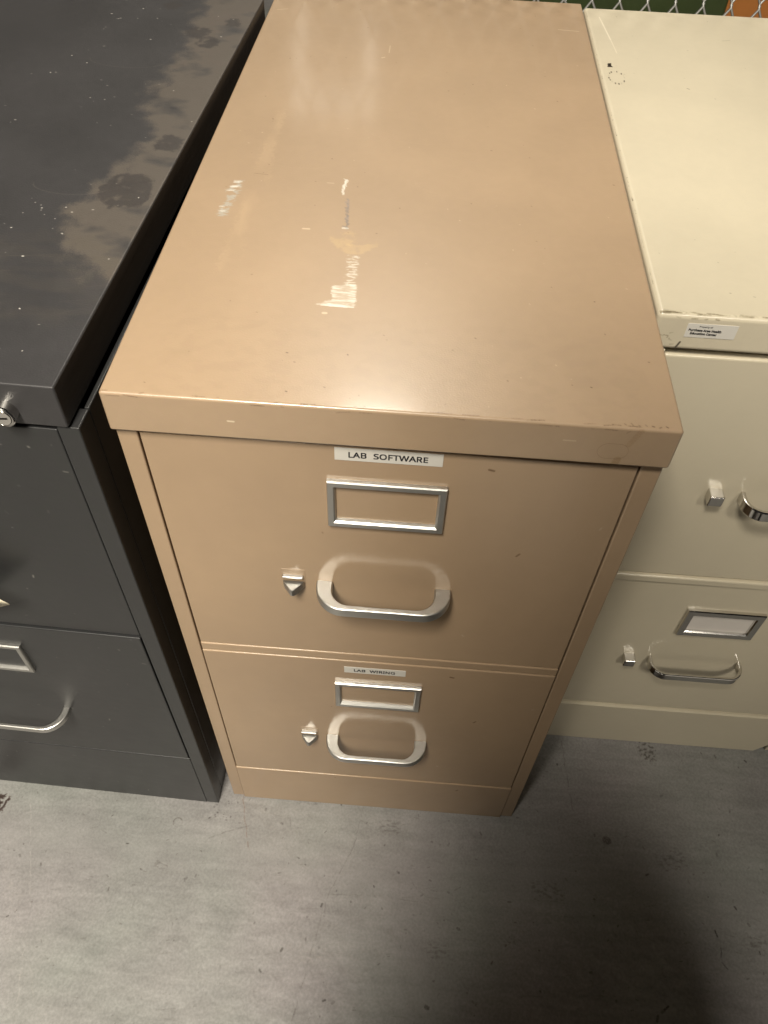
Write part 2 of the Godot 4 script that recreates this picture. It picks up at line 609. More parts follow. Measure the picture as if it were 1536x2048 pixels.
# One cabinet: origin at the middle of its front on the floor; front of the top at z = 0.
func cabinet(c: Dictionary) -> Dictionary:
	var t := thing("filing_cabinet", c.label, "cabinet", c.at, c.get("turn", 0.0), "two-drawer filing cabinets in a row")
	var W: float = c.w
	var D: float = c.d
	var H: float = c.h
	var hc: float = c.cap
	var cw: float = c.get("cap_w", W)
	var e: float = c.inset
	var bw := W - 2.0 * e                                # body width
	var s: float = c.stile
	var zf: float = c.front                              # body front
	var cz: float = c.get("cap_z", 0.0)
	var bt := H - hc - 0.0015                            # body top
	var mat: Material = c.mat
	part(t, "top_panel", rbox(Vector3(cw, hc, D + cz), c.get("cap_r", 0.0022), 3, c.uv), c.top_mat, Vector3(c.get("cap_x", 0.0), H - hc / 2, -D / 2 + cz / 2))
	for k in [-1, 1]:
		part(t, "side_panel", rbox(Vector3(0.004, bt - 0.002, D - 0.030), 0.001, 1), mat, Vector3(k * (bw / 2 - 0.002), bt / 2 + 0.001, zf - 0.0205 - (D - 0.030) / 2))
		part(t, "stile", rbox(Vector3(s, bt - 0.001, 0.020), 0.0012, 2), mat, Vector3(k * (bw / 2 - s / 2), bt / 2 + 0.0005, zf - 0.010))
	part(t, "back_panel", rbox(Vector3(bw - 0.009, bt - 0.004, 0.004), 0.001, 1), mat, Vector3(0, bt / 2 + 0.001, -D + 0.012))
	var iw: float = bw - 2.0 * s - 2.0 * c.gap           # drawer width
	var drawers := []
	for d in c.drawers:                                  # [bottom, top, z of the front]
		var dr := part(t, "drawer", rbox(Vector3(iw, d[1] - d[0], 0.016), c.get("edge", 0.0018), 3), mat, Vector3(0, (d[0] + d[1]) / 2, d[2] - 0.008))
		drawers.append(dr)
	for b in c.rails:                                    # [name, bottom, top, z, width]
		var deep: float = b[5] if b.size() > 5 else 0.016
		part(t, b[0], rbox(Vector3(iw + b[4], b[2] - b[1], deep), c.get("edge", 0.0018), 3), mat, Vector3(0, (b[1] + b[2]) / 2, b[3] - deep / 2.0))
	return {"node": t, "drawers": drawers}


# Hardware is given in the cabinet's x and y; a drawer's children sit on its front face.
func on_drawer(dr: MeshInstance3D, called: String, mesh: Mesh, mat: Material, x: float, y: float, z := 0.0, turn := Vector3.ZERO, label := "") -> MeshInstance3D:
	return part(dr, called, mesh, mat, Vector3(x, y - dr.position.y, 0.008 + z), turn, label)


func lettering(parent: Node3D, words: String, at: Vector3, width: float, height: float, stroke_w := 0.0, z_turn := 0.0) -> void:
	var r := text_mesh(words, width, height)
	var o := part(parent, "lettering", r[0], M.ink, at, Vector3(0, 0, z_turn))
	o.scale = r[1]
	var box: AABB = r[2]
	o.position -= o.basis * Vector3(box.get_center().x, box.get_center().y, 0.0)
	if stroke_w > 0.0:                                   # heavier strokes: the same letters laid again a hair to each side
		for k in [Vector3(stroke_w, 0, 0.00002), Vector3(0, stroke_w, 0.00004), Vector3(stroke_w, stroke_w, 0.00006)]:
			var c: MeshInstance3D = o.duplicate()
			parent.add_child(c, true)
			c.position = o.position + k


func label_frame_mesh(w: float, h: float, b: float, deep: float) -> ArrayMesh:
	return frame_mesh(w, h, [[0.0, 0.0], [0.0, deep * 0.7], [0.0006, deep], [b - 0.0016, deep], [b - 0.0004, deep * 0.65], [b, deep * 0.25], [b, 0.0]])


func _top_material(im: Image, rough: float, seed_: int, spec := 0.5, coat := 0.0) -> StandardMaterial3D:
	var m := StandardMaterial3D.new()
	m.albedo_texture = ImageTexture.create_from_image(im)
	m.texture_repeat = false
	m.roughness = rough
	m.metallic_specular = spec
	m.clearcoat_enabled = coat > 0.0
	m.clearcoat = coat
	m.clearcoat_roughness = 0.12
	var nt := NoiseTexture2D.new()
	nt.width = im.get_width()
	nt.height = im.get_height()
	nt.as_normal_map = true
	nt.bump_strength = 1.0
	nt.noise = noise(seed_, 0.30, 2)
	m.normal_enabled = true
	m.normal_texture = nt
	m.normal_scale = 0.11
	return m


func _tan_cabinet() -> void:
	# picture of the top: 768 x 1540 for the top face, 72 rows below it for its front edge
	var w := 768
	var ht := 1540
	var h := ht + 80
	var im := paint_picture(w, h, M.tan_color, 81, 0.022)
	var at := func(x: float, z: float) -> Vector2:
		return Vector2(x / TW * w, (z + TD) / TD * ht)
	var white := Color(0.84, 0.82, 0.78)
	var grey := Color(0.53, 0.49, 0.48)
	var glue := Color(0.755, 0.645, 0.47)
	var dark := Color(0.33, 0.25, 0.18)
	var n := noise(83, 0.07, 4)
	# scraped white and grey patch near the left edge
	smear(im, PackedVector2Array([at.call(0.032, -0.222), at.call(0.036, -0.250), at.call(0.033, -0.262), at.call(0.038, -0.280), at.call(0.046, -0.284), at.call(0.043, -0.255), at.call(0.040, -0.222)]), Color(0.66, 0.64, 0.60), 0.75, n, 0.6, 1.2, -0.25, 0.3, 4.0)
	for q in [[0.0405, -0.279, 0.0065, 3.2], [0.0395, -0.271, 0.0070, 3.6], [0.0372, -0.264, 0.0050, 3.0], [0.036, -0.230, 0.0035, 2.6], [0.0345, -0.237, 0.0030, 1.3]]:
		for k in 9:
			var c: Vector2 = at.call(q[0] + rng.randfn(0, 0.0016), q[1] + rng.randfn(0, 0.0008))
			var half: float = q[2] * 2000.0 * rng.randf_range(0.15, 0.55)
			stroke(im, c - Vector2(half, rng.randf_range(-1, 2)), c + Vector2(half, -rng.randf_range(0, 2)), rng.randf_range(0.4, q[3] * 0.5), white, rng.randf_range(0.35, 0.85), 0.5)
	for k in 10:
		var c: Vector2 = at.call(rng.randf_range(0.030, 0.046), rng.randf_range(-0.284, -0.224))
		stroke(im, c, c + Vector2(rng.randf_range(-9, 9), rng.randf_range(-1, 1)), 0.5, white if k % 2 else dark, 0.5, 0.5)
	# torn strip: white flecks, then a grey line
	for k in 16:
		var z := -0.296 + 0.026 * k / 16.0
		stroke(im, at.call(0.1335 + rng.randfn(0, 0.0009), z), at.call(0.1342 + rng.randfn(0, 0.001), z + 0.003), rng.randf_range(0.8, 2.6), white, 0.85, 0.4)
	for k in 26:
		var z := -0.262 + 0.047 * k / 26.0
		stroke(im, at.call(0.1385 + 0.0030 * k / 26.0 + rng.randfn(0, 0.0008), z), at.call(0.1398 + 0.0032 * k / 26.0, z + 0.002), rng.randf_range(0.7, 2.4), grey.darkened(rng.randf() * 0.3), 0.75, 0.5)
	stroke(im, at.call(0.1395, -0.2155), at.call(0.143, -0.2155), 2.6, white, 0.85, 0.3)
	# yellowish crescent of old glue
	var crescent := PackedVector2Array()
	for k in 12:
		var u := k / 11.0
		crescent.append(at.call(0.130 + 0.040 * u, -0.206 + 0.028 * sin(PI * (0.10 + 0.75 * u))))
	for k in 12:
		var u := 1.0 - k / 11.0
		crescent.append(at.call(0.131 + 0.038 * u, -0.207 + (0.012 + 0.006 * u) * sin(PI * (0.10 + 0.75 * u))))
	smear(im, crescent, glue, 0.36, n, 0.4, 0.4, -0.6, 0.6, 3.0)
	smear(im, PackedVector2Array([at.call(0.140, -0.212), at.call(0.148, -0.211), at.call(0.151, -0.196), at.call(0.146, -0.187), at.call(0.138, -0.197)]), glue, 0.35, n, 0.6, 0.6, -0.5, 0.6, 5.0)
	# paper left from a label
	smear(im, PackedVector2Array([at.call(0.147, -0.176), at.call(0.156, -0.177), at.call(0.157, -0.133), at.call(0.149, -0.133)]), white, 0.62, n, 0.7, 1.8, -0.10, 0.35, 3.0)
	var scrap := PackedVector2Array([at.call(0.139, -0.134), at.call(0.150, -0.138), at.call(0.158, -0.138), at.call(0.1595, -0.109), at.call(0.130, -0.1105), at.call(0.141, -0.117)])
	smear(im, scrap, Color(0.74, 0.69, 0.62), 0.62, noise(85, 0.03, 3), 1.0, 1.0, -0.7, 0.3, 2.0)
	smear(im, scrap, white, 0.75, n, 0.35, 2.0, -0.12, 0.4, 2.0)
	smear(im, scrap, Color(0.67, 0.59, 0.50), 0.55, noise(86, 0.08, 3), 0.5, 2.2, 0.10, 0.25, 0.0)
	# long pale smear along the left side
	smear(im, PackedVector2Array([at.call(0.052, -0.425), at.call(0.060, -0.425), at.call(0.066, -0.25), at.call(0.062, -0.15), at.call(0.048, -0.145), at.call(0.050, -0.25)]), Color(0.72, 0.62, 0.50), 0.40, n, 0.25, 0.08, -0.35, 0.7, 8.0)
	smear(im, PackedVector2Array([at.call(0.03, -0.09), at.call(0.36, -0.09), at.call(0.36, -0.005), at.call(0.03, -0.005)]), Color(0.585, 0.505, 0.415), 0.22, noise(87, 0.02, 5), 1.0, 1.6, 0.02, 0.3, 16.0)
	# fingerprints and wiped arcs
	for q in [[0.245, -0.30, 0.05], [0.30, -0.16, 0.03], [0.09, -0.33, 0.04], [0.20, -0.40, 0.06]]:
		var last: Vector2 = at.call(q[0] - q[2], q[1])
		for k in range(1, 12):
			var pt: Vector2 = at.call(q[0] - q[2] * cos(PI * k / 16.0), q[1] + q[2] * 0.5 * sin(PI * k / 16.0))
			stroke(im, last, pt, rng.randf_range(0.6, 2.4), Color(0.69, 0.595, 0.49), 0.20, 0.5)
			last = pt
	for k in 24:
		stroke(im, at.call(rng.randf_range(0.130, 0.158), -0.1095 + rng.randfn(0, 0.0006)), at.call(rng.randf_range(0.140, 0.160), -0.1090), rng.randf_range(0.5, 1.4), white, 0.7, 0.5)
	# specks, hairline scratches, nicks along the front edge
	for s in [[0.107, -0.211, 0.112, -0.211, 2.0], [0.118, -0.287, 0.124, -0.287, 0.8], [0.137, -0.1, 0.139, -0.1, 2.4], [0.348, -0.677, 0.372, -0.675, 1.3], [0.010, -0.69, 0.022, -0.695, 1.2], [0.146, -0.565, 0.149, -0.567, 1.6], [0.153, -0.60, 0.153, -0.58, 0.8]]:
		stroke(im, at.call(s[0], s[1]), at.call(s[2], s[3]), s[4], Color(0.80, 0.72, 0.61), 0.75)
	stroke(im, at.call(0.052, -0.296), at.call(0.064, -0.295), 0.7, dark, 0.5, 0.4)
	for k in 110:
		var p: Vector2 = at.call(rng.randf_range(0.01, TW - 0.01), -pow(rng.randf(), 1.4) * 0.74 - 0.01)
		stroke(im, p, p + Vector2(rng.randf_range(0, 2), rng.randf_range(0, 2)), rng.randf_range(0.4, 1.1), dark if rng.randf() < 0.7 else Color(0.80, 0.71, 0.60), rng.randf_range(0.3, 0.8))
	for k in 22:
		var x := rng.randf() * TW
		stroke(im, at.call(x, -0.0022 + rng.randfn(0, 0.0006)), at.call(x + rng.randf_range(0.001, 0.012), -0.0022), rng.randf_range(0.4, 1.0), dark, rng.randf_range(0.2, 0.65), 0.5)
	for k in 7:
		stroke(im, at.call(0.345 + 0.0045 * k, -0.004 + rng.randfn(0, 0.001)), at.call(0.346 + 0.0045 * k, -0.003), rng.randf_range(0.5, 1.2), dark, rng.randf_range(0.3, 0.8))
	# front edge of the top: rows ht .. h
	var fr := func(x: float, y: float) -> Vector2:
		return Vector2(x / TW * w, ht + 4 + (TH - y) / 0.0353 * (h - ht - 8))
	stroke(im, fr.call(0.084, 0.7185), fr.call(0.088, 0.7183), 1.4, Color(0.82, 0.76, 0.66), 0.9)
	stroke(im, fr.call(0.308, 0.7225), fr.call(0.316, 0.7225), 1.0, Color(0.76, 0.68, 0.57), 0.7)
	stroke(im, fr.call(0.356, 0.735), fr.call(0.351, 0.722), 4.0, Color(0.46, 0.34, 0.20), 0.25, 0.5)
	stroke(im, fr.call(0.347, 0.708), fr.call(0.346, 0.7025), 5.0, Color(0.43, 0.31, 0.16), 0.35, 0.4)
	for k in 16:
		var x := rng.randf() * TW
		stroke(im, fr.call(x, 0.7345 + rng.randfn(0, 0.0008)), fr.call(x + rng.randf_range(0.001, 0.01), 0.7345), rng.randf_range(0.4, 1.0), dark, rng.randf_range(0.2, 0.65), 0.5)
	var tm := _top_material(im, 0.35, 84, 0.5, 0.35)
	var res := cabinet({
		"label": "tan two-drawer filing cabinet with lab labels between the other two", "at": Vector3(TW / 2, 0, 0),
		"w": TW, "d": TD, "h": TH, "cap": 0.0353, "inset": 0.0014, "stile": 0.0148, "gap": 0.0012, "front": -0.0052, "mat": M.tan, "top_mat": tm,
		"uv": {"top": Rect2(0, 0, 1, float(ht) / h), "front": Rect2(0, float(ht + 4) / h, 1, float(h - ht - 8) / h), "rest": Rect2(0.02, 0.30, 0.05, 0.05)},
		"edge": 0.0014, "drawers": [[0.4105, 0.6965, -0.0055], [0.1045, 0.3970, -0.0040]],
		"rails": [["middle_rail", 0.3978, 0.4100, -0.0047, 0.0], ["base_panel", 0.0005, 0.1035, -0.0030, 0.0016]]})
	var t: Node3D = res.node
	var top: Node3D = t.get_node("top_panel")
	var x0 := -TW / 2
	# punched slot outline in the front of the top: a thin ring of metal
	var ring := []
	for k in 40:
		var a := TAU * k / 40.0
		var cx := 0.0032 * signf(cos(a)) + 0.0070 * cos(a)
		ring.append(Vector3(cx, 0.0070 * sin(a), 0.0))
	var st := SurfaceTool.new()
	st.begin(Mesh.PRIMITIVE_TRIANGLES)
	var sections := []
	for k in 40:
		var p: Vector3 = ring[k]
		var d := p.normalized()
		sections.append([p + d * 0.00022 + Vector3(0, 0, -0.0003), p + Vector3(0, 0, 0.00012), p - d * 0.00022 + Vector3(0, 0, -0.0003)])
	loft_into(st, sections, true, false)
	st.generate_normals()
	part(top, "knockout_rim", st.commit(), plain(Color(0.16, 0.10, 0.055), 0.6), Vector3(x0 + 0.3422, 0.7153 - top.position.y, TD / 2), Vector3.ZERO, "dark oval outline of a punched slot")

	# drawer hardware
	var outer := u_path(0.0575, 0.0280, 0.0245)
	var inner := u_path(0.0435, 0.0226, 0.0150)
	var bail := bail_mesh(outer, inner, 0.0105, 0.0011)
	var holder := label_frame_mesh(0.0886, 0.0510, 0.0064, 0.0042)
	var lever := prism_mesh([Vector2(-0.0092, 0.002), Vector2(0.0092, 0.002), Vector2(0.0080, 0.0045), Vector2(0.0020, 0.0120), Vector2(0.0, 0.0130), Vector2(-0.0020, 0.0120), Vector2(-0.0080, 0.0045)], -0.0080, 0.0, 0.0007)
	var plate := rbox(Vector3(0.0205, 0.0230, 0.0012), 0.0005, 1)
	var lip := rbox(Vector3(0.0180, 0.0020, 0.0040), 0.0008, 2)
	var matt := plain(M.tan_color, 0.42)
	var dr: Array = res.drawers
	var hy := [0.5305, 0.2230]
	var ly := [[0.6890, 0.0765, 0.0125], [0.3803, 0.0615, 0.0115]]
	var fy := [0.6367, 0.3306]
	for i in 2:
		on_drawer(dr[i], "handle", bail, M.satin, x0 + 0.1937, hy[i])
		on_drawer(dr[i], "label_holder", holder, M.satin, x0 + 0.1928, fy[i])
		on_drawer(dr[i], "latch_plate", plate, matt, x0 + 0.1165, hy[i] + 0.0025, -0.0003)
		on_drawer(dr[i], "latch_lip", lip, M.satin, x0 + 0.1160, hy[i] + 0.0052, 0.0014)
		on_drawer(dr[i], "latch_lever", lever, M.satin, x0 + 0.1165, hy[i])
		on_drawer(dr[i], "label", rbox(Vector3(ly[i][1], ly[i][2], 0.0004), 0.0001, 1), M.label, x0 + (0.1930 if i == 0 else 0.1889), ly[i][0], 0.00015)
	lettering(dr[0], "LAB  SOFTWARE", Vector3(x0 + 0.1925, 0.6886 - dr[0].position.y, 0.008 + 0.0004), 0.0558, 0.0052, 0.0003)
	lettering(dr[1], "LAB  WIRING", Vector3(x0 + 0.1883, 0.3800 - dr[1].position.y, 0.008 + 0.0004), 0.0408, 0.0047, 0.0003)


func _dark_cabinet() -> void:
	var w := 700
	var ht := 1280
	var h := ht + 70
	var D := 0.70
	var W := 0.381
	var im := paint_picture(w, h, Color(0.036, 0.0345, 0.036), 91, 0.08)
	var at := func(u: float, z: float) -> Vector2:       # u: distance from the right edge
		return Vector2((1.0 - u / 0.372) * w, (z + D) / D * ht)
	var dust := Color(0.335, 0.302, 0.266)
	var rub := Color(0.205, 0.190, 0.186)
	var n1 := noise(92, 0.012, 4)
	var n2 := noise(93, 0.05, 4)
	# settled dust with rubbed outlines, thicker along the right edge and near the front
	smear(im, PackedVector2Array([at.call(-0.02, -0.72), at.call(0.065, -0.70), at.call(0.055, -0.50), at.call(0.060, -0.42), at.call(0.035, -0.34), at.call(0.048, -0.26), at.call(0.070, -0.20), at.call(0.03, -0.13), at.call(-0.02, -0.11)]), dust.lightened(0.05), 0.72, n1, 0.6, 0.9, -0.75, 0.6, 26.0)
	smear(im, PackedVector2Array([at.call(-0.02, -0.165), at.call(0.22, -0.185), at.call(0.40, -0.16), at.call(0.40, -0.06), at.call(0.16, -0.05), at.call(0.05, -0.068), at.call(-0.02, -0.055)]), dust, 0.16, n1, 0.45, 2.0, -0.36, 0.5, 22.0)
	for s in [[0.050, -0.585, 0.016], [0.034, -0.560, 0.013], [0.100, -0.66, 0.012], [0.028, -0.245, 0.026], [0.015, -0.33, 0.014], [0.02, -0.62, 0.01]]:   # hand prints wiped clear of dust
		var c: Vector2 = at.call(s[0], s[1])
		var poly := PackedVector2Array()
		for k in 14:
			var a := TAU * k / 14.0
			poly.append(c + Vector2(cos(a), sin(a) * 1.2) * (s[2] * 1800.0) * rng.randf_range(0.75, 1.1))
		smear(im, poly, rub, 0.75, n2, 0.5, 0.5, -0.55, 0.3, 5.0)
	for k in 60:
		var p: Vector2 = at.call(rng.randf_range(0.0, 0.30), -rng.randf() * 0.68)
		stroke(im, p, p + Vector2.from_angle(rng.randfn(0.0, 0.5)) * rng.randf_range(4, 60), rng.randf_range(0.4, 1.0), dust.lightened(0.1), rng.randf_range(0.06, 0.28), 0.5)
	for k in 24:
		var p: Vector2 = at.call(rng.randf_range(0.0, 0.25), -0.06 - rng.randf() * 0.10)
		stroke(im, p, p + Vector2.from_angle(rng.randfn(0.0, 0.15)) * rng.randf_range(20, 120), rng.randf_range(0.5, 1.3), Color(0.44, 0.39, 0.33), rng.randf_range(0.05, 0.22), 0.5)
	# curved swipes
	for s in [[0.105, -0.50, 0.040], [0.075, -0.245, 0.032]]:
		var last: Vector2 = at.call(s[0] + s[2], s[1])
		for k in range(1, 14):
			var a := PI * k / 14.0
			var p: Vector2 = at.call(s[0] + s[2] * cos(a), s[1] + 0.45 * s[2] * sin(a))
			stroke(im, last, p, 1.0, dust.lightened(0.15), 0.30, 0.4)
			last = p
	# white specks and paint drops
	for k in 80:
		var p: Vector2 = at.call(pow(rng.randf(), 0.8) * 0.2, -rng.randf() * 0.66 - 0.01)
		stroke(im, p, p + Vector2(rng.randf_range(-1, 3), rng.randf_range(-1, 1)), rng.randf_range(0.4, 1.2), Color(0.86, 0.84, 0.80), rng.randf_range(0.25, 0.95))
	for k in 12:
		var p: Vector2 = at.call(rng.randf_range(0.05, 0.10), rng.randf_range(-0.22, -0.17))
		stroke(im, p, p + Vector2(1, 0), rng.randf_range(0.5, 1.2), Color(0.80, 0.78, 0.74), 0.8)
	var tm := _top_material(im, 0.46, 94, 0.48)
	var res := cabinet({
		"label": "dark grey two-drawer filing cabinet with dusty scratched top and key lock", "at": Vector3(-0.0165 - W / 2, 0, 0.0040), "turn": deg_to_rad(-1.4),
		"w": W, "d": D, "h": 0.7476, "cap": 0.0360, "cap_w": 0.372, "cap_x": -0.0015, "cap_z": 0.0020, "cap_r": 0.0016, "inset": 0.0, "stile": 0.0160, "gap": 0.0008, "front": 0.0, "mat": M.dark, "top_mat": tm, "edge": 0.0013,
		"uv": {"top": Rect2(0, 0, 1, float(ht) / h), "front": Rect2(0, float(ht + 4) / h, 1, float(h - ht - 8) / h), "rest": Rect2(0.3, 0.30, 0.02, 0.02)},
		"drawers": [[0.4350, 0.7060, -0.0010], [0.1500, 0.4330, 0.0010]],
		"rails": [["base_panel", 0.0005, 0.1468, 0.0002, 0.0014, 0.0020]]})
	var t: Node3D = res.node
	var top: Node3D = t.get_node("top_panel")
	var lock := part(top, "lock", lathe_mesh([[0.0063, 0.0], [0.0063, 0.0070], [0.0066, 0.0074], [0.0078, 0.0078], [0.0086, 0.0070], [0.0088, 0.0060], [0.0088, -0.001]]), M.chrome, Vector3(0.1470, 0.7235 - top.position.y, D / 2 + 0.001))
	# plug with a keyway cut into it
	var plug := CSGCylinder3D.new()
	plug.name = "plug"
	plug.radius = 0.0061
	plug.height = 0.0090
	plug.sides = 28
	plug.material = M.chrome
	var cut := CSGBox3D.new()
	cut.name = "keyway"
	cut.operation = CSGShape3D.OPERATION_SUBTRACTION
	cut.size = Vector3(0.0080, 0.0120, 0.0017)
	cut.position = Vector3(0.0, 0.0040, 0.0004)
	cut.rotation.y = 0.12
	cut.material = M.bare
	plug.add_child(cut)
	lock.add_child(plug)
	plug.position = Vector3(0, 0, 0.0032)
	plug.rotation.x = PI / 2
	var outer := u_path(0.0575, 0.0290, 0.0245)
	var inner := u_path(0.0495, 0.0240, 0.0190)
	var bail := bail_mesh(outer, inner, 0.0085, 0.0014)
	var holder := label_frame_mesh(0.0886, 0.0510, 0.0060, 0.0042)
	var lever := prism_mesh([Vector2(-0.0092, 0.0), Vector2(0.0092, 0.0), Vector2(0.0080, 0.0045), Vector2(0.0, 0.0130), Vector2(-0.0080, 0.0045)], -0.0052, 0.0, 0.0007)
	var dr: Array = res.drawers
	var hy := [0.5560, 0.2620]
	var fy := [0.6700, 0.3735]
	for i in 2:
		on_drawer(dr[i], "handle", bail, M.satin, 0.0, hy[i])
		on_drawer(dr[i], "label_holder", holder, M.satin, 0.0025, fy[i])
		on_drawer(dr[i], "latch_lever", lever, M.satin, -0.082, hy[i])


func _cream_cabinet() -> void:
	var w := 768
	var ht := 1270
	var h := ht + 80
	var D := 0.632
	var W := 0.382
	var im := paint_picture(w, h, M.cream_color, 101, 0.018)
	var at := func(x: float, z: float) -> Vector2:       # from the left edge; z from the front
		return Vector2(x / W * w, (z + D) / D * ht)
	var dark := Color(0.16, 0.13, 0.10)
	var olive := Color(0.36, 0.32, 0.24)
	for k in 10:
		stroke(im, at.call(0.0125 + rng.randfn(0, 0.0014), -0.456 + rng.randfn(0, 0.003)), at.call(0.0125 + rng.randfn(0, 0.0014), -0.451), rng.randf_range(0.8, 2.4), dark, 0.9)
	for k in 16:
		var a := TAU * k / 16.0 + rng.randfn(0, 0.1)
		stroke(im, at.call(0.017 + 0.0085 * cos(a), -0.424 + 0.016 * sin(a)), at.call(0.017 + 0.0085 * cos(a), -0.421 + 0.016 * sin(a)), rng.randf_range(0.5, 1.4), dark, 0.7 if k % 3 else 0.1)
	stroke(im, at.call(0.016, -0.60), at.call(0.022, -0.53), 1.6, Color(0.88, 0.84, 0.76), 0.8)
	stroke(im, at.call(0.022, -0.53), at.call(0.025, -0.49), 1.2, Color(0.88, 0.84, 0.76), 0.6)
	stroke(im, at.call(0.155, -0.545), at.call(0.165, -0.548), 0.9, olive, 0.6, 0.4)
	stroke(im, at.call(0.09, -0.405), at.call(0.092, -0.403), 1.2, olive, 0.7)
	for k in 70:
		var p: Vector2 = at.call(rng.randf() * W, -rng.randf() * D)
		stroke(im, p, p + Vector2(rng.randf_range(0, 3), rng.randf_range(0, 2)), rng.randf_range(0.4, 0.9), olive, rng.randf_range(0.15, 0.6))
	for k in 70:                                         # chips along the left and the front edge
		var z := -rng.randf() * D
		stroke(im, at.call(0.0006, z), at.call(0.0006 + rng.randf() * 0.0012, z + rng.randf() * 0.006), rng.randf_range(0.4, 1.2), olive.darkened(0.3), rng.randf_range(0.2, 0.8), 0.4)
	for k in 60:
		var x := pow(rng.randf(), 1.3) * W
		stroke(im, at.call(x, -0.003 + rng.randfn(0, 0.0008)), at.call(x + rng.randf_range(0.001, 0.014), -0.0025), rng.randf_range(0.5, 1.6), olive, rng.randf_range(0.25, 0.8), 0.5)
	var fr := func(x: float, y: float) -> Vector2:
		return Vector2(x / W * w, ht + 4 + (0.737 - y) / 0.0345 * (h - ht - 8))
	for k in 7:
		var q: Vector2 = fr.call(0.005 + rng.randf() * 0.012, 0.707 + rng.randf() * 0.012)
		stroke(im, q, q + Vector2(rng.randf_range(1, 8), rng.randf_range(-3, 3)), rng.randf_range(0.4, 1.2), olive, 0.6, 0.5)
	for k in 9:
		stroke(im, fr.call(0.020 + 0.0028 * k, 0.7038 + rng.randfn(0, 0.0003)), fr.call(0.0232 + 0.0028 * k, 0.7036), 1.8, dark, 0.85, 0.4)
	stroke(im, fr.call(0.0235, 0.711), fr.call(0.0215, 0.705), 1.4, dark, 0.8)
	for k in 30:
		var x := rng.randf() * W
		stroke(im, fr.call(x, 0.7335 + rng.randfn(0, 0.0006)), fr.call(x + rng.randf_range(0.001, 0.008), 0.7335), rng.randf_range(0.4, 1.2), olive, rng.randf_range(0.2, 0.7), 0.5)
	var tm := _top_material(im, 0.32, 104, 0.5, 0.2)
	var res := cabinet({
		"label": "cream two-drawer filing cabinet with white property sticker, set back beside the tan one", "at": Vector3(0.3858 + W / 2, 0, -0.1285),
		"w": W, "d": D, "h": 0.736, "cap": 0.0335, "cap_r": 0.0045, "inset": 0.0035, "stile": 0.0125, "gap": 0.0008, "front": -0.0020, "mat": M.cream, "top_mat": tm, "edge": 0.0026,
		"uv": {"top": Rect2(0, 0, 1, float(ht) / h), "front": Rect2(0, float(ht + 4) / h, 1, float(h - ht - 8) / h), "rest": Rect2(0.3, 0.30, 0.02, 0.02)},
		"drawers": [[0.4060, 0.6960, -0.0030], [0.1050, 0.3930, -0.0030]],
		"rails": [["middle_rail", 0.3937, 0.4052, 0.0000, 0.0]]})
	var t: Node3D = res.node
	var x0 := -0.3858 - W / 2                            # world x -> cabinet x
	# base panel with its lower corners cut off
	var poly := [Vector2(-0.160, 0.0005), Vector2(0.160, 0.0005), Vector2(0.178, 0.030), Vector2(0.178, 0.1035), Vector2(-0.178, 0.1035), Vector2(-0.178, 0.0005)]
	var st := SurfaceTool.new()
	st.begin(Mesh.PRIMITIVE_TRIANGLES)
	st.set_smooth_group(-1)
	var rings := []
	for e in [[-0.014, 0.0], [0.0018, 0.0], [0.0038, 0.0022]]:
		var ring := []
		for p in poly:
			var q: Vector2 = p - Vector2(signf(p.x) * e[1], 0.0)
			if q.y > 0.05:
				q.y -= e[1]
			ring.append(Vector3(q.x, q.y, e[0]))
		rings.append(ring)
	for i in 2:
		for j in 6:
			var k := (j + 1) % 6
			quad(st, rings[i][j], rings[i][k], rings[i + 1][k], rings[i + 1][j])
	for j in range(1, 5):
		for v in [rings[2][0], rings[2][j + 1], rings[2][j]]:
			st.add_vertex(v)
	st.generate_normals()
	part(t, "base_panel", st.commit(), M.cream, Vector3(0, 0, -0.0036))

	var top: Node3D = t.get_node("top_panel")
	var ty := top.position.y
	part(top, "label", skew_plate(0.0380, 0.0126, 0.0004), M.label, Vector3(x0 + 0.4292, 0.7224 - ty, D / 2 + 0.0002), Vector3.ZERO, "white property sticker with three lines of black print")
	lettering(top, "Property of", Vector3(x0 + 0.4243, 0.7260 - ty, D / 2 + 0.0005), 0.0100, 0.0019, 0.0, -0.02)
	lettering(top, "Purchase Area Health", Vector3(x0 + 0.4243, 0.7228 - ty, D / 2 + 0.0005), 0.0245, 0.0021, 0.00018, -0.02)
	lettering(top, "Education Center", Vector3(x0 + 0.4240, 0.7197 - ty, D / 2 + 0.0005), 0.0200, 0.0020, 0.00018, -0.02)

	var outer := u_path(0.0560, 0.0260, 0.0190)
	var inner := u_path(0.0520, 0.0222, 0.0152)
	var bail := bail_mesh(outer, inner, 0.0120, 0.0012)
	var holder := label_frame_mesh(0.0870, 0.0500, 0.0090, 0.0050)
	var button := rbox(Vector3(0.0135, 0.0125, 0.0135), 0.0012, 2)
	var card := rbox(Vector3(0.0700, 0.0330, 0.0008), 0.0002, 1)
	var dr: Array = res.drawers
	var hy := [0.5440, 0.2385]
	var fy := [0.6320, 0.3215]
	for i in 2:
		on_drawer(dr[i], "handle", bail, M.chrome, x0 + 0.5745, hy[i])
		on_drawer(dr[i], "label_holder", holder, M.chrome, x0 + 0.5760, fy[i])
		on_drawer(dr[i], "label_card", card, M.card, x0 + 0.5760, fy[i], 0.0008)
		on_drawer(dr[i], "latch_button", button, M.chrome, x0 + 0.4945, hy[i] - 0.0050, 0.0050)


func skew_plate(w: float, h: float, d: float) -> ArrayMesh:
	return rbox(Vector3(w, h, d), d * 0.3, 1)


# ---------------------------------------------------------------- fence and what stands behind it

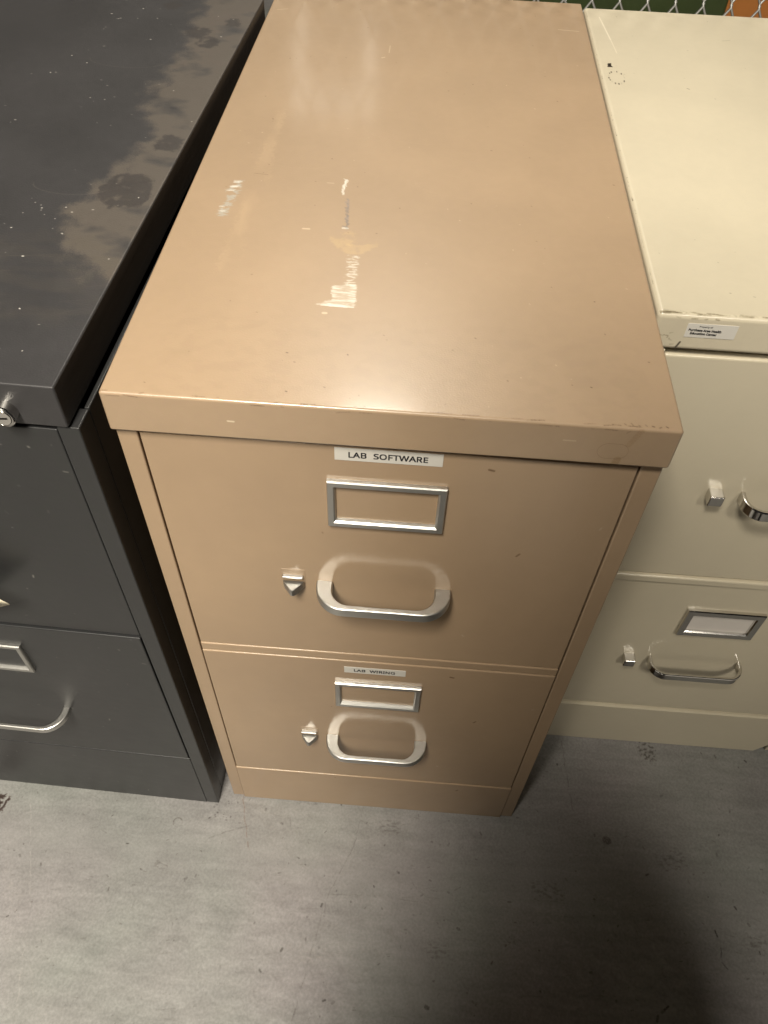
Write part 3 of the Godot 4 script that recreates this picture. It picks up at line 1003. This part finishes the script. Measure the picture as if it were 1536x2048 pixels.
func _fence() -> void:
	var z := -0.815
	var fw := 0.0360            # width of a diamond
	var fh := 0.0700            # its height
	var top := 2.10
	var t := thing("chain_link_fence", "silver chain-link fence behind the three cabinets", "fence", Vector3(0.25, 0, z))
	var wm := plain(Color(0.30, 0.295, 0.28), 0.5, 0.7)
	var rows := int(top / (fh / 2.0))
	var wires := []
	for flip in 2:
		wires.append(_fence_wire(rows, fw, fh, 1.0 if flip else -1.0))
	var n := 112
	for i in n:
		part(t, "wire", wires[i % 2], wm, Vector3((i - n / 2) * fw / 2.0, 0, 0))
	var pm := plain(Color(0.40, 0.40, 0.38), 0.4, 0.8)
	for x in [-1.06, 1.06]:
		part(t, "post", lathe_upright(0.024, top + 0.12), pm, Vector3(x, (top + 0.12) / 2.0, -0.030))
	var rail := CylinderMesh.new()
	rail.top_radius = 0.017
	rail.bottom_radius = 0.017
	rail.height = 2.07
	part(t, "top_rail", rail, pm, Vector3(0, top + 0.05, -0.030), Vector3(0, 0, PI / 2))


func _fence_wire(rows: int, fw: float, fh: float, side: float) -> ArrayMesh:
	var st := SurfaceTool.new()
	st.begin(Mesh.PRIMITIVE_TRIANGLES)
	var pts := []
	for k in rows + 1:
		var sgn := side * (1.0 if k % 2 else -1.0)
		var y := 0.03 + k * fh / 2.0
		# wires hook through their neighbours at each bend
		pts.append(Vector3(sgn * (fw / 4.0 - 0.0003), y - 0.003, 0.0018))
		pts.append(Vector3(sgn * (fw / 4.0 + 0.0006), y, 0.0))
		pts.append(Vector3(sgn * (fw / 4.0 - 0.0003), y + 0.003, -0.0018))
	tube_into(st, pts, 0.0017, 5)
	st.generate_normals()
	return st.commit()


func lathe_upright(r: float, h: float) -> CylinderMesh:
	var c := CylinderMesh.new()
	c.top_radius = r
	c.bottom_radius = r
	c.height = h
	return c


func _behind_fence() -> void:
	var g := thing("green_box", "dark green steel box standing behind the fence", "box", Vector3(0.40, 0, -1.38))
	var gm := worn_paint(Color(0.030, 0.045, 0.012), 0.5, 121, Color(0.3, 0.3, 0.25), 10, 0.05)
	part(g, "body", rbox(Vector3(0.55, 0.60, 0.46), 0.006, 2), gm, Vector3(0, 0.3005, 0))
	part(g, "lid", rbox(Vector3(0.562, 0.05, 0.472), 0.006, 2), gm, Vector3(0, 0.627, 0))
	var o := thing("orange_box", "orange-brown carton behind the fence next to the dark green box", "carton", Vector3(0.93, 0, -1.32), deg_to_rad(38))
	var om := worn_paint(Color(0.42, 0.16, 0.040), 0.6, 131, Color(0.3, 0.2, 0.1), 12, 0.05)
	part(o, "body", rbox(Vector3(0.36, 0.66, 0.36), 0.004, 2), om, Vector3(0, 0.3305, 0))
	part(o, "flap", rbox(Vector3(0.175, 0.004, 0.352), 0.001, 1), om, Vector3(-0.0895, 0.664, 0))
	part(o, "flap", rbox(Vector3(0.175, 0.004, 0.352), 0.001, 1), om, Vector3(0.0895, 0.664, 0))


# ---------------------------------------------------------------- paper tag on the dark cabinet

func _paper_tag() -> void:
	var t := thing("paper_tag", "cream paper tag hanging turned on edge from the dark grey cabinet's upper handle", "tag", Vector3(-0.1790, 0.5110, 0.0225))
	var pm := plain(Color(0.70, 0.63, 0.48), 0.7)
	var st := SurfaceTool.new()
	st.begin(Mesh.PRIMITIVE_TRIANGLES)
	var corners := [Vector2(0.056, 0.0), Vector2(0.0, 0.040), Vector2(-0.056, 0.0), Vector2(0.0, -0.048)]
	var sections := []
	for layer in [0.0, 0.0006]:
		var ring := []
		for i in 4:
			var a: Vector2 = corners[i]
			var b: Vector2 = corners[(i + 1) % 4]
			for k in 6:
				var p := a.lerp(b, k / 6.0)
				if k == 0:
					p *= 0.985
				ring.append(Vector3(p.x, p.y, layer + 2.2 * p.x * p.x + 0.15 * p.y))
		sections.append(ring)
	for e in [0, 1]:
		var ring: Array = sections[e]
		var mid := Vector3(0, 0, e * 0.0006)
		for j in ring.size():
			var k: int = (j + 1) % ring.size()
			for v in ([mid, ring[k], ring[j]] if e == 1 else [mid, ring[j], ring[k]]):
				st.set_uv(Vector2(v.x, v.y))
				st.add_vertex(v)
	for j in 24:
		var k := (j + 1) % 24
		quad(st, sections[0][j], sections[1][j], sections[1][k], sections[0][k])
	st.generate_normals()
	part(t, "card", st.commit(), pm)
	var s2 := SurfaceTool.new()
	s2.begin(Mesh.PRIMITIVE_TRIANGLES)
	tube_into(s2, [Vector3(0.0, 0.034, 0.006), Vector3(-0.006, 0.040, 0.010), Vector3(-0.014, 0.0450, 0.010)], 0.0007, 5)
	s2.generate_normals()
	part(t, "string", s2.commit(), M.label)


# ---------------------------------------------------------------- the person who takes the photograph

func _person() -> void:
	var t := thing("person", "person standing before the cabinets, phone held out in one hand, shadow on floor", "person", Vector3(0.42, 0, 0.50))
	var o := t.position
	var shirt := Color(0.055, 0.060, 0.075)
	var jeans := Color(0.030, 0.036, 0.055)
	var skin := Color(0.42, 0.25, 0.17)
	# joints: [from, to, radius at from, radius at to, colour]
	var body := [
		[Vector3(0.383, 0.930, 0.535), Vector3(0.371, 1.100, 0.535), 0.175, 0.162, shirt],
		[Vector3(0.371, 1.100, 0.535), Vector3(0.371, 1.320, 0.515), 0.162, 0.169, shirt],
		[Vector3(0.257, 1.400, 0.515), Vector3(0.485, 1.400, 0.515), 0.106, 0.106, shirt],
		[Vector3(0.295, 0.900, 0.535), Vector3(0.485, 0.900, 0.535), 0.133, 0.133, jeans],
		[Vector3(0.282, 0.880, 0.535), Vector3(0.257, 0.500, 0.515), 0.118, 0.080, jeans],
		[Vector3(0.257, 0.500, 0.515), Vector3(0.238, 0.090, 0.565), 0.082, 0.063, jeans],
		[Vector3(0.497, 0.880, 0.525), Vector3(0.560, 0.500, 0.455), 0.118, 0.080, jeans],
		[Vector3(0.560, 0.500, 0.455), Vector3(0.540, 0.090, 0.420), 0.082, 0.063, jeans],
		[Vector3(0.156, 1.410, 0.515), Vector3(0.080, 1.130, 0.585), 0.076, 0.060, shirt],
		[Vector3(0.080, 1.130, 0.585), Vector3(0.131, 0.900, 0.535), 0.058, 0.041, shirt],
		[Vector3(0.585, 1.410, 0.515), Vector3(0.674, 1.130, 0.555), 0.076, 0.060, shirt],
		[Vector3(0.674, 1.130, 0.555), Vector3(0.345, 1.035, 0.470), 0.058, 0.041, shirt],
		[Vector3(0.271, 0.980, 0.550), Vector3(0.209, 0.500, 0.565), 0.127, 0.143, shirt],
		[Vector3(0.378, 0.980, 0.535), Vector3(0.411, 0.480, 0.525), 0.148, 0.170, shirt],
		[Vector3(0.502, 0.980, 0.545), Vector3(0.603, 0.480, 0.505), 0.133, 0.159, shirt],
		[Vector3(0.396, 1.400, 0.505), Vector3(0.408, 1.520, 0.465), 0.060, 0.052, skin],
	]
	var head := [
		[Vector3(0.398, 1.615, 0.455), Vector3(0.393, 1.555, 0.405), 0.078, 0.060, skin],
		[Vector3(0.401, 1.635, 0.485), Vector3(0.397, 1.640, 0.455), 0.082, 0.080, skin],
		[Vector3(0.391, 1.560, 0.370), Vector3(0.391, 1.545, 0.357), 0.013, 0.014, skin],
		[Vector3(0.393, 1.505, 0.400), Vector3(0.393, 1.500, 0.385), 0.028, 0.022, skin],
		[Vector3(0.318, 1.590, 0.460), Vector3(0.317, 1.560, 0.450), 0.013, 0.010, skin],
		[Vector3(0.476, 1.590, 0.460), Vector3(0.476, 1.560, 0.450), 0.013, 0.010, skin],
		[Vector3(0.403, 1.470, 0.485), Vector3(0.400, 1.550, 0.460), 0.052, 0.052, skin],
	]
	# right hand: palm under the phone, four fingers along its far edge, thumb on the near one
	var w := Vector3(0.345, 1.035, 0.470)
	var k0 := Vector3(0.262, 1.015, 0.425)
	var hand_r := [[w, w.lerp(k0, 0.45), 0.031, 0.026, skin], [w.lerp(k0, 0.4), k0 + Vector3(0.010, 0.018, 0.020), 0.024, 0.014, skin], [w.lerp(k0, 0.4), k0 + Vector3(-0.004, -0.016, -0.022), 0.024, 0.014, skin]]
	for i in 4:
		var a: Vector3 = k0 + Vector3(0.012 - 0.006 * i, 0.020 - 0.013 * i, 0.018 - 0.013 * i)
		var reach: float = [0.062, 0.070, 0.066, 0.052][i]
		var b := a + Vector3(-reach * 0.45, -0.012, -0.002)
		var c := b + Vector3(-reach * 0.42, 0.006, 0.006)
		var d := c + Vector3(-reach * 0.20, 0.014, 0.010)
		hand_r.append([a, b, 0.0100, 0.0092, skin])
		hand_r.append([b, c, 0.0092, 0.0084, skin])
		hand_r.append([c, d, 0.0084, 0.0074, skin])
	var th := w.lerp(k0, 0.35) + Vector3(0.0, 0.022, 0.012)
	hand_r.append([w.lerp(k0, 0.3), th, 0.018, 0.014, skin])
	hand_r.append([th, th + Vector3(-0.030, 0.022, 0.010), 0.013, 0.011, skin])
	hand_r.append([th + Vector3(-0.030, 0.022, 0.010), th + Vector3(-0.054, 0.030, 0.002), 0.011, 0.009, skin])
	# left hand hangs relaxed
	var w2 := Vector3(0.131, 0.90, 0.535)
	var hand_l := [[w2 + Vector3(0, 0.02, 0), w2 + Vector3(0, -0.035, -0.004), 0.031, 0.026, skin], [w2 + Vector3(0, -0.03, 0.0), w2 + Vector3(0.002, -0.075, 0.016), 0.022, 0.014, skin], [w2 + Vector3(0, -0.03, -0.008), w2 + Vector3(0.002, -0.075, -0.032), 0.022, 0.014, skin]]
	for i in 4:
		var a: Vector3 = w2 + Vector3(0.002, -0.080, -0.032 + 0.018 * i)
		var reach: float = [0.064, 0.074, 0.068, 0.052][i]
		var b := a + Vector3(0.004, -reach * 0.45, -0.003)
		var c := b + Vector3(0.012, -reach * 0.34, 0.0)
		var d := c + Vector3(0.014, -reach * 0.20, 0.001)
		hand_l.append([a, b, 0.0100, 0.0092, skin])
		hand_l.append([b, c, 0.0092, 0.0084, skin])
		hand_l.append([c, d, 0.0084, 0.0072, skin])
	hand_l.append([w2 + Vector3(0.004, -0.02, -0.014), w2 + Vector3(0.012, -0.050, -0.040), 0.018, 0.013, skin])
	hand_l.append([w2 + Vector3(0.012, -0.050, -0.040), w2 + Vector3(0.018, -0.092, -0.046), 0.013, 0.009, skin])
	var st := SurfaceTool.new()
	st.begin(Mesh.PRIMITIVE_TRIANGLES)
	skin_into(st, body, 0.014, 0.035, o)
	skin_into(st, head, 0.006, 0.018, o)
	skin_into(st, hand_r, 0.004, 0.006, o)
	skin_into(st, hand_l, 0.004, 0.006, o)
	st.generate_normals()
	var pm := StandardMaterial3D.new()
	pm.vertex_color_use_as_albedo = true
	pm.roughness = 0.8
	part(t, "body", st.commit(), pm)
	# hair: a cap over the back of the head
	var hs := SurfaceTool.new()
	hs.begin(Mesh.PRIMITIVE_TRIANGLES)
	var hc := Color(0.03, 0.02, 0.014)
	skin_into(hs, [[Vector3(0.402, 1.650, 0.497), Vector3(0.398, 1.662, 0.440), 0.086, 0.072, hc], [Vector3(0.402, 1.580, 0.520), Vector3(0.402, 1.630, 0.510), 0.064, 0.080, hc]], 0.008, 0.02, o)
	hs.generate_normals()
	part(t, "hair", hs.commit(), pm)
	for e in [[-1, Vector2(0.41, 1.0)], [1, Vector2(0.41, 1.0)]]:
		var ex: float = 0.394 + e[0] * 0.031
		part(t, "eye", sphere(0.011), plain(Color(0.6, 0.58, 0.55), 0.3), Vector3(ex, 1.585, 0.380) - o)
	part(t, "mouth", rbox(Vector3(.046, .006, .010), 0.003, 2), plain(Color(0.30, 0.12, 0.09), 0.6), Vector3(0.393, 1.520, 0.358) - o, Vector3(-0.5, 0, 0))
	# shoes: dark leather with a pale sole edge
	var sm := plain(Color(0.020, 0.018, 0.016), 0.35)
	var sole := plain(Color(0.55, 0.52, 0.47), 0.5)
	for f in [[Vector3(0.238, 0, 0.565), Vector3(0.222, 0, 0.325)], [Vector3(0.540, 0, 0.44), Vector3(0.5160, 0, 0.232)]]:
		var heel: Vector3 = f[0] + Vector3(0, 0, 0.035)
		var toe: Vector3 = f[1]
		var dir: Vector3 = (toe - heel).normalized()
		var ss := SurfaceTool.new()
		ss.begin(Mesh.PRIMITIVE_TRIANGLES)
		skin_into(ss, [[heel + Vector3(0, 0.055, -0.045), toe - dir * 0.05 + Vector3(0, 0.044, 0), 0.040, 0.034, sm.albedo_color],
			[toe - dir * 0.10 + Vector3(0, 0.045, 0), toe - dir * 0.036 + Vector3(0, 0.040, 0), 0.040, 0.031, sm.albedo_color],
			[f[0] + Vector3(0, 0.13, 0), f[0] + Vector3(0, 0.06, 0), 0.052, 0.046, sm.albedo_color]], 0.007, 0.03, o)
		ss.generate_normals()
		var shoe := part(t, "shoe", ss.commit(), sm)
		var path := []
		for k in 28:
			var a := TAU * k / 28.0
			var along := cos(a)
			var half := 0.043 - 0.006 * (1.0 - along)
			path.append(heel.lerp(toe, 0.5 + 0.5 * along) * Vector3(1, 0, 1) - o + Vector3(sin(a) * half, 0, 0))
		var ps := SurfaceTool.new()
		ps.begin(Mesh.PRIMITIVE_TRIANGLES)
		var secs := []
		for k in 28:
			var p: Vector3 = path[k]
			var c := Vector3.ZERO
			for q in path:
				c += q / 28.0
			secs.append([c + Vector3(0, 0.001, 0), p + Vector3(0, 0.001, 0), p + Vector3(0, 0.017, 0), p.lerp(c, 0.04) + Vector3(0, 0.020, 0), c + Vector3(0, 0.020, 0)])
		loft_into(ps, secs, true, false)
		ps.generate_normals()
		part(shoe, "sole", ps.commit(), sole)
	# the phone: its lens side faces the cabinets
	var cb := Basis.from_euler(Vector3(deg_to_rad(-50.3175), deg_to_rad(2.247), deg_to_rad(2.3946)))
	var ph := thing("phone", "dark phone held out over the tan cabinet by the person", "phone")
	ph.transform = Transform3D(cb, Vector3(0.20642, 1.09368, 0.38034) + cb * Vector3(-0.018, -0.056, 0.016))
	part(ph, "case", rbox(Vector3(0.075, 0.150, 0.008), 0.003, 3), plain(Color(0.02, 0.02, 0.022), 0.3))
	part(ph, "lens", lathe_mesh([[0.0001, 0.0008], [0.0050, 0.0008], [0.0060, 0.0002], [0.0060, -0.001]], 20), M.chrome, Vector3(0.018, 0.040, -0.0043), Vector3(PI, 0, 0))


func sphere(r: float) -> SphereMesh:
	var s := SphereMesh.new()
	s.radius = r
	s.height = 2 * r
	s.radial_segments = 16
	s.rings = 8
	return s


# Surface nets over smoothly joined tapered capsules; colours come from the nearest bone. Positions are given relative to o.
func skin_into(st: SurfaceTool, bones: Array, cell: float, blend: float, o: Vector3) -> void:
	var lo := Vector3.ONE * 1e9
	var hi := Vector3.ONE * -1e9
	for b in bones:
		var r: float = maxf(b[2], b[3]) + blend + cell * 2
		lo = lo.min(b[0] - Vector3.ONE * r).min(b[1] - Vector3.ONE * r)
		hi = hi.max(b[0] + Vector3.ONE * r).max(b[1] + Vector3.ONE * r)
	var nx := int((hi.x - lo.x) / cell) + 2
	var ny := int((hi.y - lo.y) / cell) + 2
	var nz := int((hi.z - lo.z) / cell) + 2
	var field := PackedFloat32Array()
	field.resize(nx * ny * nz)
	field.fill(1.0)
	var near := PackedFloat32Array()
	near.resize(nx * ny * nz)
	near.fill(1.0)
	var who := PackedByteArray()
	who.resize(nx * ny * nz)
	for bi in bones.size():
		var b: Array = bones[bi]
		var p0: Vector3 = b[0]
		var d: Vector3 = b[1] - b[0]
		var ll := maxf(d.length_squared(), 1e-9)
		var r: float = maxf(b[2], b[3]) + blend + cell * 2
		var l: Vector3 = ((p0.min(b[1]) - Vector3.ONE * r - lo) / cell).floor()
		var h: Vector3 = ((p0.max(b[1]) + Vector3.ONE * r - lo) / cell).ceil()
		for z in range(maxi(0, int(l.z)), mini(nz, int(h.z) + 1)):
			for y in range(maxi(0, int(l.y)), mini(ny, int(h.y) + 1)):
				for x in range(maxi(0, int(l.x)), mini(nx, int(h.x) + 1)):
					var p := lo + Vector3(x, y, z) * cell
					var t := clampf((p - p0).dot(d) / ll, 0.0, 1.0)
					var v := p.distance_to(p0 + d * t) - lerpf(b[2], b[3], t)
					var i := (z * ny + y) * nx + x
					var f := field[i]
					var s := clampf(0.5 + 0.5 * (f - v) / blend, 0.0, 1.0)
					field[i] = lerpf(f, v, s) - blend * s * (1.0 - s)
					if v < near[i]:
						near[i] = v
						who[i] = bi
	var vert := {}
	var step := [0, 1, nx, nx + 1, nx * ny, nx * ny + 1, nx * ny + nx, nx * ny + nx + 1]
	for z in nz - 1:
		for y in ny - 1:
			for x in nx - 1:
				var i := (z * ny + y) * nx + x
				var neg := 0
				for s in step:
					if field[i + s] < 0.0:
						neg += 1
				if neg == 0 or neg == 8:
					continue
				var sum := Vector3.ZERO
				var cnt := 0
				for e in 12:
					var a: int = [0, 2, 4, 6, 0, 1, 4, 5, 0, 1, 2, 3][e]
					var c: int = [1, 3, 5, 7, 2, 3, 6, 7, 4, 5, 6, 7][e]
					var fa := field[i + step[a]]
					var fc := field[i + step[c]]
					if (fa < 0.0) != (fc < 0.0):
						var t := fa / (fa - fc)
						var pa := Vector3(a & 1, (a >> 1) & 1, a >> 2)
						var pc := Vector3(c & 1, (c >> 1) & 1, c >> 2)
						sum += pa.lerp(pc, t)
						cnt += 1
				vert[i] = lo + (Vector3(x, y, z) + sum / cnt) * cell - o
	var ax := [1, nx, nx * ny]
	st.set_smooth_group(0)
	for i in vert:
		for a in 3:
			var j: int = i + ax[a]
			if (field[i] < 0.0) == (field[j] < 0.0):
				continue
			var u: int = ax[(a + 1) % 3]
			var v: int = ax[(a + 2) % 3]
			if not (vert.has(i - u) and vert.has(i - v) and vert.has(i - u - v)):
				continue
			var q := [vert[i], vert[i - u], vert[i - u - v], vert[i - v]]
			if field[i] < 0.0:
				q.reverse()
			var col: Color = bones[who[i]][4]
			for k in [0, 1, 2, 0, 2, 3]:
				st.set_color(col)
				st.add_vertex(q[k])
